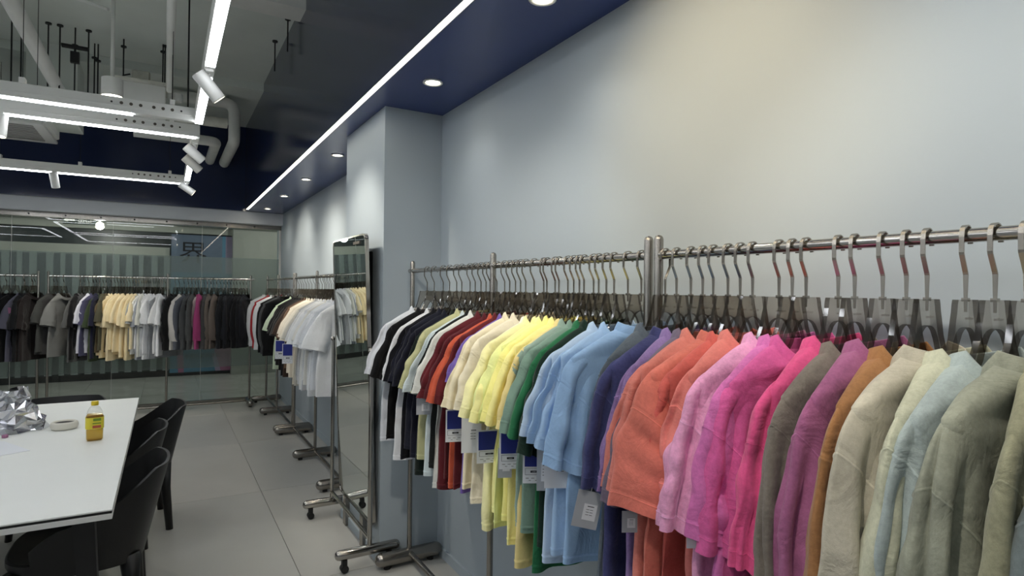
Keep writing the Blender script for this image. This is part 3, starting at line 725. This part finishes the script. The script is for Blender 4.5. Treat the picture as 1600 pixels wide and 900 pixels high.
NEAR = [
 T(1.10, (58, 62, 110), 'indigo', phi=-13, wt=.224, sleeve=.56, wash=.15, sthick=.045, flip=True), T(1.052, (132, 104, 160), 'purple', phi=-13, wt=.20, sleeve=.55, wash=.14), T(1.014, (104, 92, 112), 'grey purple', phi=-9, wt=.208, sleeve=.57, wash=.14),
 T(0.982, (206, 112, 98), 'soft coral', phi=-15, sleeve=.54, wash=.08, len=.86), T(0.939, (206, 102, 84), 'bright coral', phi=-10, wt=.229, sleeve=.55, wash=.08, sthick=.055, flip=True), T(.905, (196, 80, 70), 'coral red', phi=-6, wt=.209, wash=.08, len=.86),
 T(.872, (208, 108, 98), 'washed coral', phi=-11, wt=.20, sleeve=.52, wash=.1), T(.806, (214, 140, 184), 'light pink', phi=-10, wt=.229, sleeve=.56, wash=.14, sthick=.05), T(.775, (196, 92, 164), 'orchid pink', phi=-14, flare=.0, sleeve=.56, wash=.14, sthick=.04),
 T(.744, (198, 70, 142), 'magenta', phi=-11, flare=.0, wt=.214, sleeve=.58, wash=.12), T(0.677, (206, 56, 122), 'hot pink', phi=-12, wt=.219, sleeve=.58, wash=.12), T(0.645, (108, 100, 92), 'taupe grey', 'long', phi=-9, wt=.229, wash=.16),
 T(0.594, (148, 78, 122), 'mauve', phi=-14, wt=.224, sleeve=.60, wash=.14, sthick=.045), T(0.554, (148, 100, 52), 'ochre brown', 'long', phi=-14, wash=.14), T(0.521, (176, 170, 152), 'beige', 'long', phi=-12, wt=.234, wash=.08, flip=True),
 T(0.464, (174, 176, 152), 'pale sage', 'long', phi=-15, wash=.12), T(0.424, (148, 162, 162), 'blue grey', 'long', phi=-12, flare=.0, wash=.10, wt=.222), T(0.385, (136, 140, 124), 'sage grey', 'long', phi=-13, flare=.0, wt=.218, wash=.12, flip=True, sthick=.055),
 T(0.335, (128, 128, 102), 'olive', 'long', phi=-13, wash=.16), T(0.285, (96, 108, 110), 'slate', 'long', phi=-12, wash=.14), T(0.235, (90, 100, 92), 'grey green', 'long', phi=-12, wash=.12)]
def hang_row(rows, where, grp, seed0, hgrp):
    for i, (y, c, cn, kind, phi, o) in enumerate(rows):
        o = dict(o); flip = o.pop('flip', False); wash = o.pop('wash', 0.0)
        rz = math.radians(random.Random(seed0+i+50).uniform(-4, 4)-2-phi*.2)
        long = kind == 'long' or o.get('sleeve', .5) > .65
        if kind == 'long': o.setdefault('sleeve', .76); o.setdefault('len', .82); o.setdefault('sthick', .042); o.setdefault('fold', .014); o.setdefault('thick', .024)
        rr = random.Random(seed0+i)
        o['wall'] = -1 if flip else 1
        o.setdefault('curl', rr.uniform(-.008, .008)); o.setdefault('sw', rr.uniform(.02, .045)); o.setdefault('flare', rr.uniform(.0, .03) if wash else rr.uniform(.01, .045)); o['ng'] = rr.choice([3, 4, 5, 6])
        o.setdefault('sy', rr.uniform(.004, .014))
        if flip: o['sw'] = -o['sw']; o['sy'] = -o['sy']
        o.setdefault('sthick', rr.uniform(.030, .044)); o.setdefault('len', .80+rr.uniform(-.02, .03))
        word = 'long-sleeved top' if long else 'T-shirt'
        dz = rr.uniform(-.006, .004)
        # phi < 0 swings the free shoulder towards the camera
        make_garment('sweatshirt' if long else 'tee_shirt', '%s%s %s, %s along %s' % ('washed ' if wash and 'washed' not in cn else '', cn, word, ordn(i+1), where), 'top' if long else 'T-shirt', (XR, y, ZR+dz), rz, c, seed0+i, o, True, wash, grp, flip=flip)
        make_hanger((XR, y, ZR), rz+(PI if rr.random() < .03 else 0), 'smoky clear hanger with steel hook holding the %s %s, %s along %s' % (cn, word.split()[-1], ordn(i+1), where.split(' from ')[0]), hgrp)
hang_row(MID, 'the middle rack from the pillar', 'T-shirts on the rack by the pillar', 100, 'clear hangers on the rack by the pillar')
hang_row(NEAR, 'the nearest rack from the double post', 'shirts on the nearest rack', 300, 'clear hangers on the nearest rack')

# far right rack, from the glass corner towards the mirror
W, B = (220, 222, 224), (20, 20, 22)
FARR = [((206, 208, 210), 'light grey', 1), (W, 'white', 1), ((176, 30, 38), 'red', 1), (W, 'white', 1), (B, 'black', 1), ((70, 72, 74), 'dark grey', 1), (B, 'black', 1), ((188, 206, 176), 'pale green', 0), (B, 'black', 0), (B, 'black', 0), (B, 'black', 0), ((30, 30, 32), 'charcoal', 0), ((62, 48, 40), 'dark brown', 0), ((104, 78, 58), 'brown', 0),
        ((218, 208, 188), 'cream', 0), ((222, 212, 192), 'cream', 0), ((224, 216, 198), 'ecru', 0), ((196, 192, 180), 'stone', 0), ((150, 152, 154), 'mid grey', 0), ((168, 170, 172), 'grey', 0), ((206, 208, 210), 'pale grey', 0), (W, 'white', 0), ((226, 226, 222), 'off-white', 0), (W, 'white', 0), ((222, 220, 212), 'ivory', 0), (W, 'white', 0), ((214, 218, 222), 'cool white', 0), (W, 'white', 0), ((224, 226, 230), 'bright white', 0), ((206, 210, 216), 'cool grey', 0), (W, 'white', 0)]
FY = [7.9, 7.74, 7.5, 7.22, 6.95, 6.75, 6.55, 6.02, 5.9, 5.8, 5.68, 5.56, 5.44, 5.32, 5.22, 5.14, 5.04, 4.95, 4.90, 4.84, 4.79, 4.73, 4.68, 4.62, 4.56, 4.50, 4.45, 4.40, 4.35, 4.28, 4.20]
for i, (c, cn, lg) in enumerate(FARR):
    y = FY[i]; rr = random.Random(900+i)
    rz = math.radians(rr.uniform(-6, 14)); v = ('L' if lg else 'S')+str(i % 5)+'r'
    o = dict(sleeve=.74, len=.80, sthick=.04, wt=.236, wall=1, sw=.03) if lg else dict(sleeve=.48+.02*(i % 3), len=.78+.03*(i % 4), sthick=.042, fold=.02, wall=1, sw=.02+.02*(i % 4), flare=.05)
    w_ = 'sweatshirt' if lg else 'T-shirt'
    make_garment('sweatshirt' if lg else 'tee_shirt', '%s %s, %s from the glass corner on the far right-hand racks' % (cn, w_, ordn(i+1)), 'top' if lg else 'T-shirt', (XR-.01, y, ZR), rz, c, 900+i % 5, o, False, 0, 'shirts on the far right-hand racks', v)
    make_hanger((XR-.01, y, ZR), rz, 'clear hanger, %s from the glass corner on the far right-hand racks' % ordn(i+1), 'hangers on the far right-hand racks', False)
# racks before the glass, from the left
BK = []
for k in range(12): BK.append((-2.0+k*.072, [(16, 17, 19), (20, 22, 26), (24, 26, 30)][k % 3], 'black', 0))
BK += [(-1.275, (84, 84, 100), 'grey checked', 0), (-1.215, (38, 32, 32), 'brown black', 0), (-1.19, (34, 28, 28), 'black with pink patch', 0)]
BK += [(-1.03, (66, 68, 66), 'dark grey', 0), (-1.0, (58, 58, 58), 'charcoal', 0), (-.945, (120, 122, 120), 'mid grey', 0)]
BK += [(-.80, (22, 22, 24), 'black', 0), (-.765, (92, 94, 94), 'grey', 0), (-.725, (74, 76, 78), 'dark grey', 0), (-.685, (216, 218, 232), 'white', 0), (-.655, (74, 74, 104), 'slate purple', 0), (-.63, (34, 36, 58), 'navy', 0), (-.595, (58, 72, 48), 'forest green', 0), (-.57, (84, 82, 62), 'olive', 0), (-.52, (96, 84, 58), 'khaki brown', 0)]
for k, y in enumerate(np.linspace(-.485, -.26, 9)): BK.append((y, (232, 212, 160) if k % 2 else (236, 218, 172), 'butter cream', 0))
for k, y in enumerate(np.linspace(-.235, -.03, 13)):
    c, n = [((166, 170, 168), 'pale grey'), ((222, 222, 216), 'off-white'), ((206, 208, 200), 'stone white'), ((146, 152, 162), 'blue grey'), ((226, 228, 232), 'white'), ((218, 220, 222), 'white')][min(k, 5) if k < 4 else 4+k % 2]
    BK.append((y, c, n, 0))
BK += [(.0, (150, 154, 158), 'grey', 0), (.10, (24, 25, 26), 'black', 1), (.14, (40, 42, 42), 'charcoal', 1), (.19, (206, 202, 196), 'off-white', 1), (.235, (88, 92, 102), 'blue grey', 1), (.27, (72, 74, 76), 'dark grey', 1), (.305, (82, 84, 84), 'grey', 1), (.335, (40, 36, 36), 'black', 1), (.36, (172, 56, 120), 'magenta', 1), (.40, (196, 188, 182), 'stone', 1), (.43, (70, 70, 70), 'dark grey', 1), (.47, (108, 98, 90), 'taupe', 1), (.50, (84, 80, 78), 'brown grey', 1), (.53, (112, 100, 92), 'warm taupe', 1)]
for k, y in enumerate(np.linspace(.575, .86, 9)): BK.append((y, [(26, 27, 30), (32, 34, 38), (38, 40, 46)][k % 3], 'black', 1))
for i, (x, c, cn, lg) in enumerate(BK):
    rr = random.Random(1300+i); left = x < -1.1
    a = math.radians(rr.uniform(-48, -12)); rz = PI/2+a; v = ('L' if lg else 'S')+str(i % 5)+'b'
    o = dict(sleeve=.72, len=.82, sthick=.045, wt=.215, thick=.03) if lg else dict(sleeve=.48+.015*(i % 5), len=.79+.03*(i % 5), sthick=.042, wt=.215, fold=.024, flare=.02, sw=.02*(i % 3))
    if left: o['len'] = .88; o['sleeve'] = .54; v += 'd'
    w_ = 'sweatshirt' if lg else 'T-shirt'
    g = make_garment('sweatshirt' if lg else 'tee_shirt', '%s %s before the glass, %s garment from the left end' % (cn, w_, ordn(i+1)), 'top' if lg else 'T-shirt', (x, 7.95, ZR), rz, c, 1300+i % 5, o, False, 0, 'garments on the racks before the glass', v)
    if 'patch' in cn:
        MB().lathe([(.0005, 0), (.032, 0), (.03, .003)], 12).build('pink_patch', M['ppink'], g, loc=(-.27, .03, -.36)).rotation_euler = (0, -PI/2, 0)
    make_hanger((x, 7.95, ZR), rz, 'clear hanger before the glass, %s from the left end' % ordn(i+1), 'hangers on the racks before the glass', False)

# ------------------------------------------------------------------ product cards hanging from the shirts
def product_card(label, x, y, ztop, wd, h, rz, style, tilt=0):
    c = thing('product_card', label, 'tag', (x, y, ztop), rz, 'product cards hanging from the shirts')
    c.rotation_euler = (0, tilt, rz)
    MB().box(-wd/2, wd/2, -.0006, .0006, -h, 0).build('card', M['cardg'] if style == 'grey' else M['card'], c)
    MB().tube([(0, 0, -.006), (0, .004, .02), (0, .012, .045)], .0007, 5).build('string', M['card'], c)
    if style == 'blue':
        MB().box(-wd/2+.005, wd/2-.003, -.0014, -.0006, -h*.60, -.004).build('blue_print', M['cardb'], c)
        fr = MB()
        for a in ((-wd*.4, wd*.42, -h*.645, -h*.64), (-wd*.4, wd*.42, -h*.795, -h*.79), (-wd*.4, -wd*.388, -h*.795, -h*.64), (wd*.41, wd*.42, -h*.795, -h*.64)): fr.box(a[0], a[1], -.0012, -.0006, a[2], a[3])
        fr.box(-wd*.14, wd*.2, -.0013, -.0006, -h*.745, -h*.695)
        fr.build('frame_print', M['ink'], c)
        t = MB()
        for k in range(3): t.box(-wd*.36+k*wd*.26, -wd*.36+k*wd*.26+wd*.14, -.0012, -.0006, -h*.88, -h*.87)
        for k in range(2): t.box(-wd*.22+k*wd*.3, -wd*.22+k*wd*.3+wd*.1, -.0012, -.0006, -h*.935, -h*.925)
        t.build('small_print', M['print'], c)
        me = text_mesh('tendlipas', h*.030, .0); me.materials.clear(); me.materials.append(M['card'])
        o = link('logo_print', me, c, (wd*.03, -.0016, -h*.72)); o.rotation_euler = (PI/2, 0, 0)
    else:
        t = MB(); t.box(-wd*.02, wd*.24, -.0012, -.0006, -h*.415, -h*.395)
        for k in range(3):
            t.box(-wd*.05, wd*.07, -.0012, -.0006, -h*(.50+k*.07), -h*(.488+k*.07)); t.box(wd*.10, wd*.22, -.0012, -.0006, -h*(.50+k*.07), -h*(.488+k*.07))
        t.build('size_print', M['ink'], c)
        MB().box(-wd*.16, wd*.36, -.0010, -.0006, -h*.78, -h*.34).build('sticker', M['card'], c)
    return c
CARDS = [      # label, place of the top edge, width, height, style, turn
 ('blue and white card below the maroon and rust T-shirts', 0.88, 1.893, 1.032, 0.065, 0.113, 'blue', -16),
 ('white card with size sticker below the cream T-shirts', 0.88, 1.763, 1.038, 0.066, 0.126, 'white', -20),
 ('blue and white card left of the yellow T-shirts', 0.88, 1.641, 1.013, 0.076, 0.103, 'blue', -14),
 ('blue and white card under the bright yellow sleeve', 0.88, 1.509, 1.04, 0.063, 0.114, 'blue', -22),
 ('grey card peeping below the yellow sleeve card', 0.88, 1.538, 0.981, 0.042, 0.089, 'grey', -22),
 ('blue and white card under the sand yellow sleeve', 0.88, 1.379, 1.036, 0.059, 0.115, 'blue', -28),
 ('small grey card beside the emerald T-shirt', 0.88, 1.331, 1.029, 0.034, 0.114, 'grey', -28),
 ('white card with size sticker over the emerald T-shirt', 0.88, 1.262, 1.062, 0.07, 0.12, 'white', -28),
 ('blank white card between the two light blue sleeves', 0.905, 1.218, 1.033, 0.04, 0.081, 'white', -28),
 ('tilted grey card under the slate grey sleeve', 0.88, 1.122, 0.975, 0.061, 0.088, 'grey', -28),
 ('pale grey card beneath the coral sleeve', 0.88, 0.987, 0.973, 0.034, 0.047, 'grey', -28),
 ('white card under the light pink sleeve hem', 0.895, 0.802, 1.021, 0.055, 0.062, 'white', -28),
 ('white card corner under the taupe grey top', 0.895, 0.664, 0.985, 0.037, 0.049, 'white', -28),
 ('grey card beside the off-white T-shirt by the dark greens', 0.88, 2.179, 1.026, 0.061, 0.065, 'grey', -18)]
for lab, x, y, z, wd, h, st, rz in CARDS:
    product_card(lab, x, y, z, wd, h, math.radians(rz), st, math.radians(12) if 'tilted' in lab else 0)
for lab, y in (('blue and white card among the white T-shirts left of the mirror', 5.06), ('blue and white card among the white T-shirts behind the mirror post', 4.72)):
    product_card(lab, .80, y, 1.03, .075, .15, math.radians(-18), 'blue')

# ------------------------------------------------------------------ standing mirror and leaning mirror
def build_mirror():
    m = thing('standing_mirror', 'tall tilting mirror on a steel stand with castors', 'mirror', (0, 0, 0))
    y0, y1, x = 3.045, 3.86, .935
    for nm, y, xa, xb in (('n', y0, .755, 1.10), ('f', y1, .755, 1.18)):
        b = MB().tube([(xa, y, .092), (xb, y, .092)], .026, 20, dome=True).build('base_bar', M['chrome'], m); autosmooth(b)
        for xx in (xa+.05, xb-.06):
            c = MB().box(-.012, .012, -.016, .016, .040, .068).tube([(-.0, -.018, .022), (0, .018, .022)], .020, 14).build('castor', M['rubber'], b); c.location = (xx, y, 0)
        autosmooth(MB().tube([(x, y, .092), (x, y, 1.14)], .0125, 16, dome=True).build('post', M['chrome'], m))
        k = MB().tube([(x-.02, y, 1.13), (x+.02, y, 1.13)], .014, 12, dome=True).build('pivot_knob', M['chrome'], m)
    autosmooth(MB().tube([(x, y0, .15), (x, y1, .15)], .011, 12).build('lower_rail', M['chrome'], m))
    # tilting panel
    a, b = y0+.035, y1-.085
    pts = lambda z: .968-(z-.18)*.039
    P = MB(); z0, z1 = .185, 1.745; r = .035
    ring = []
    for (cy, cz, s) in ((b-r, z0+r, -90), (b-r, z1-r, 0), (a+r, z1-r, 90), (a+r, z0+r, 180)):
        for k in range(6):
            t = math.radians(s+k*18); ring.append((cy+r*math.cos(t), cz+r*math.sin(t)))
    def rr(off, ins):
        cy, cz = (a+b)/2, (z0+z1)/2
        return [(pts(z)+off, cy+(y-cy)*(1-ins/((b-a)/2)), cz+(z-cz)*(1-ins/((z1-z0)/2))) for y, z in ring]
    autosmooth(MB().loft([rr(-.004, .010), rr(-.008, .008), rr(-.008, .0), rr(.012, .0), rr(.012, .01)], 0).build('frame', M['chrome'], m))
    g = rr(-.005, .009); MB().add(g, [tuple(range(len(g)))]).build('mirror_glass', M['mirror'], m)
    g = rr(.011, .006); MB().add(g, [tuple(range(len(g)-1, -1, -1))]).build('back_board', M['blackg'], m)
    MB().box(pts(z1-.02)-.010, pts(z1-.02)-.006, a+.10, a+.22, z1-.05, z1-.035).build('corner_label', M['print'], m)
    l = thing('leaning_mirror', 'black framed mirror leaning flat on the pillar behind', 'mirror', (0, 0, 0))
    MB().box(.972, .991, 3.23, 3.76, .30, 1.66, bev=.004).build('frame', M['blackg'], l)
    MB().box(.9705, .972, 3.25, 3.74, .32, 1.64).build('mirror_glass', M['mirror'], l)
    MB().box(.966, .991, 3.28, 3.34, .0, .30).build('foot', M['steel'], l)
    MB().box(.966, .991, 3.64, 3.70, .0, .30).build('foot', M['steel'], l)
build_mirror()

# ------------------------------------------------------------------ table and chairs
def build_table():
    x0, x1, y0, y1 = -1.16, -.138, 2.27, 4.47
    t = thing('meeting_table', 'long white meeting table with black legs', 'table', ((x0+x1)/2, (y0+y1)/2, 0))
    X, Y = (x1-x0)/2, (y1-y0)/2
    MB().box(-X, X, -Y, Y, .735, .74, bev=.001).build('tabletop', M['tabletop'], t)
    MB().box(-X+.001, X-.001, -Y+.001, Y-.001, .727, .735).build('edge_band', M['blackg'], t)
    MB().box(-X, X, -Y, Y, .709, .727, bev=.001).build('lower_panel', M['whitep'], t)
    for sx in (-1, 1):
        for sy in (-1, 1):
            a = MB(); r = []
            for z, w, off in ((0, .034, .10), (.709, .052, .15)):
                cx, cy = sx*(X-off+.05), sy*(Y-off-.10)
                r.append([(cx-w/1.6, cy-w/1.6, z), (cx+w/1.6, cy-w/1.6, z), (cx+w/1.6, cy+w/1.6, z), (cx-w/1.6, cy+w/1.6, z)])
            a.loft(r, 0, True).build('leg', M['black'], t)
build_table()
def chair_meshes():
    """one-piece plastic shell chair, faces -x, origin on the floor under the seat"""
    n = 30
    # outline of the seat (plan): rounded square; back wraps the +x half
    def plan(a, k=1.0):
        c, s = math.cos(a), math.sin(a)
        p = .62
        return (.225*k*math.copysign(abs(c)**p, c), .235*k*math.copysign(abs(s)**p, s))
    seat = MB(); rings = []
    for k, z in ((.02, .412), (.5, .412), (.85, .424), (.97, .432), (1.0, .426), (1.0, .405), (.96, .385), (.5, .388), (.02, .388)):
        rings.append([(plan(2*PI*i/48, k)[0]-.0, plan(2*PI*i/48, k)[1], z) for i in range(48)])
    seat.loft(rings, 0, True)
    back = MB(); A = np.linspace(-1.95, 1.95, 41); outer = []; inner = []
    levels = np.linspace(0, 1, 9)
    rows_o = []; rows_i = []
    for l in levels:
        ro, ri = [], []
        for a in A:
            q = abs(a)/1.95
            top = .722-.235*max(0, (q-.30)/.70)**1.25
            z = .37+(top-.37)*l
            lean = 1+.34*l*(1-q*.55)
            x, y = plan(a)
            ro.append((x*lean+.010*l, y*(1+.10*l), z)); ri.append((x*lean*.972+.010*l-.003, y*(1+.10*l)*.972, z))
        rows_o.append(ro); rows_i.append(ri)
    m = len(A); R = rows_o+rows_i[::-1]; R.append(rows_o[0])
    back.loft(R, 0, False, closed=False)
    # close the two ends
    for e in (0, m-1):
        for i in range(len(levels)-1):
            q = [rows_o[i][e], rows_o[i+1][e], rows_i[i+1][e], rows_i[i][e]]
            back.add(q, [(0, 1, 2, 3)])
    legs = []
    for sx in (-1, 1):
        for sy in (-1, 1):
            r = []
            for z, w, fx, fy in ((0, .017, .235 if sx < 0 else .205, .200), (.25, .022, .205 if sx < 0 else .185, .185), (.395, .034, .175, .172)):
                cx, cy = sx*fx, sy*fy
                r.append([(cx+w*math.cos(2*PI*k/10)*1.15, cy+w*math.sin(2*PI*k/10), z) for k in range(10)])
            legs.append(MB().loft(r, 0, True).mesh('leg', M['black'], 1))
    s = seat.mesh('seat', M['black']); b = back.mesh('backrest', M['black'])
    for me in (s, b): me.shade_smooth(); me.set_sharp_from_angle(angle=math.radians(50))
    return s, b, legs
CH = chair_meshes()
def chair(label, x, y, rz):
    c = thing('dining_chair', label, 'chair', (x, y, 0), rz, 'black plastic chairs round the table')
    link('seat', CH[0], c); link('backrest', CH[1], c)
    for l in CH[2]: link('leg', l, c)
chair('black plastic tub chair nearest the camera, tucked under the table', -.285, 2.96, 0)
chair('black plastic tub chair in the middle of the right-hand row', -.29, 3.65, 0)
chair('black plastic tub chair farthest back in the right-hand row', -.19, 4.27, .12)
chair('black plastic tub chair behind the far end of the table', -.55, 4.56, PI/2)
chair('black plastic tub chair across the table on its left side', -1.12, 3.2, PI)
chair('black plastic tub chair across the table near its far corner', -1.12, 3.95, PI)

def build_table_things():
    b = thing('oil_bottle', 'golden cooking oil bottle with yellow cap and label on the table', 'bottle', (-.275, 3.33, .74), .15)
    def sec(w, d, z, n=28, p=.55): return [(w*math.copysign(abs(math.cos(2*PI*k/n))**p, math.cos(2*PI*k/n)), d*math.copysign(abs(math.sin(2*PI*k/n))**p, math.sin(2*PI*k/n)), z) for k in range(n)]
    def circ(r, z, n=28): return [(r*math.cos(2*PI*k/n), r*math.sin(2*PI*k/n), z) for k in range(n)]
    body = [sec(.030, .026, 0), sec(.034, .030, .006), sec(.0345, .0305, .05), sec(.033, .029, .055), sec(.0345, .0305, .06), sec(.035, .031, .108), sec(.033, .029, .116)]
    body += [sec(.028, .025, .134, p=.7), sec(.020, .019, .150, p=.9), circ(.0115, .158), circ(.0115, .164)]
    autosmooth(MB().loft(body, 0, True).build('bottle_body', M['pet'], b))
    oil = [[(x*.93, y*.93, z+.002) for x, y, z in r] for r in body[:6]]+[[(x*.93, y*.93, .112) for x, y, z in body[5]], [(x*.85, y*.85, .120) for x, y, z in body[6]]]
    autosmooth(MB().loft(oil, 0, True).build('oil', M['oil'], b))
    lab = [[(x*1.015, y*1.015, z) for x, y, z in sec(.0348, .0308, zz)] for zz in (.056, .108)]
    o = MB().loft(lab, 0).build('label_wrap', M['labely'], b); autosmooth(o)
    MB().box(-.008, .022, -.0325, -.0316, .092, .104).build('green_print', M['labelg'], o)
    MB().box(-.010, .022, -.0325, -.0316, .079, .084).build('green_print', M['labelg'], o)
    MB().box(-.010, .022, -.0325, -.0316, .060, .072).build('red_print', M['labelr'], o)
    autosmooth(MB().lathe([(.0135, .160), (.0145, .162), (.0145, .176), (.013, .179), (.0005, .1795)], 24).build('cap', M['capy'], b))
    a = thing('ashtray', 'low round cream ceramic ashtray left of the oil bottle', 'ashtray', (-.425, 3.655, .74))
    autosmooth(MB().lathe([(.044, .0), (.054, .006), (.058, .018), (.055, .033), (.048, .038), (.041, .034), (.038, .02), (.034, .012), (.0005, .011)], 36).build('bowl', M['ceramic'], a))
    MB().lathe([(.0005, .031), (.0385, .0305), (.036, .015)], 24).build('ash_bed', M['ash'], a)
    # crumpled foil bag
    rng = np.random.default_rng(7); nr, nt = 13, 22; V = []
    for i in range(nr):
        u = i/(nr-1); z = .19*u
        for j in range(nt):
            t = 2*PI*j/nt
            r = (.125*(1-u)**.8+.020+.022*math.exp(-((u-1)/.12)**2))
            x = r*math.cos(t)*1.15; y = r*math.sin(t)*.75
            k = .028*(1-.4*u)
            V.append((x+k*rng.uniform(-1, 1)*.7+.03*u*u, y+k*rng.uniform(-1, 1)*.7, max(0, z+.020*rng.uniform(-1, 1)*(1 if i else 0))))
    f = MB(); F = [tuple(q) for q in grid_faces(nr, nt).tolist()]
    tri = [t for q in F for t in ((q[0], q[1], q[2]), (q[0], q[2], q[3]))]
    f.add(V, tri)
    o = f.build('foil_bag', M['foil'], None, False, (-.66, 3.73, .741)); tag(o, 'crumpled silver foil bag on the table at the left edge', 'bag')
    o = MB().box(-.21, .0, -.14, .14, 0, .0012).build('paper_sheet', M['card'], None, False, (-.56, 3.36, .7405), .5); tag(o, 'thin white paper sheet lying flat beside the foil bag', 'paper')
    o = MB().loft([[(.012*math.cos(2*PI*k/12), .016*math.sin(2*PI*k/12), z) for k in range(12)] for z in (0, .012)], 0, True).build('candy_wrapper', M['ppink'], None, False, (-.635, 3.56, .742)); tag(o, 'small pink wrapper beside the foil bag', 'wrapper')
build_table_things()
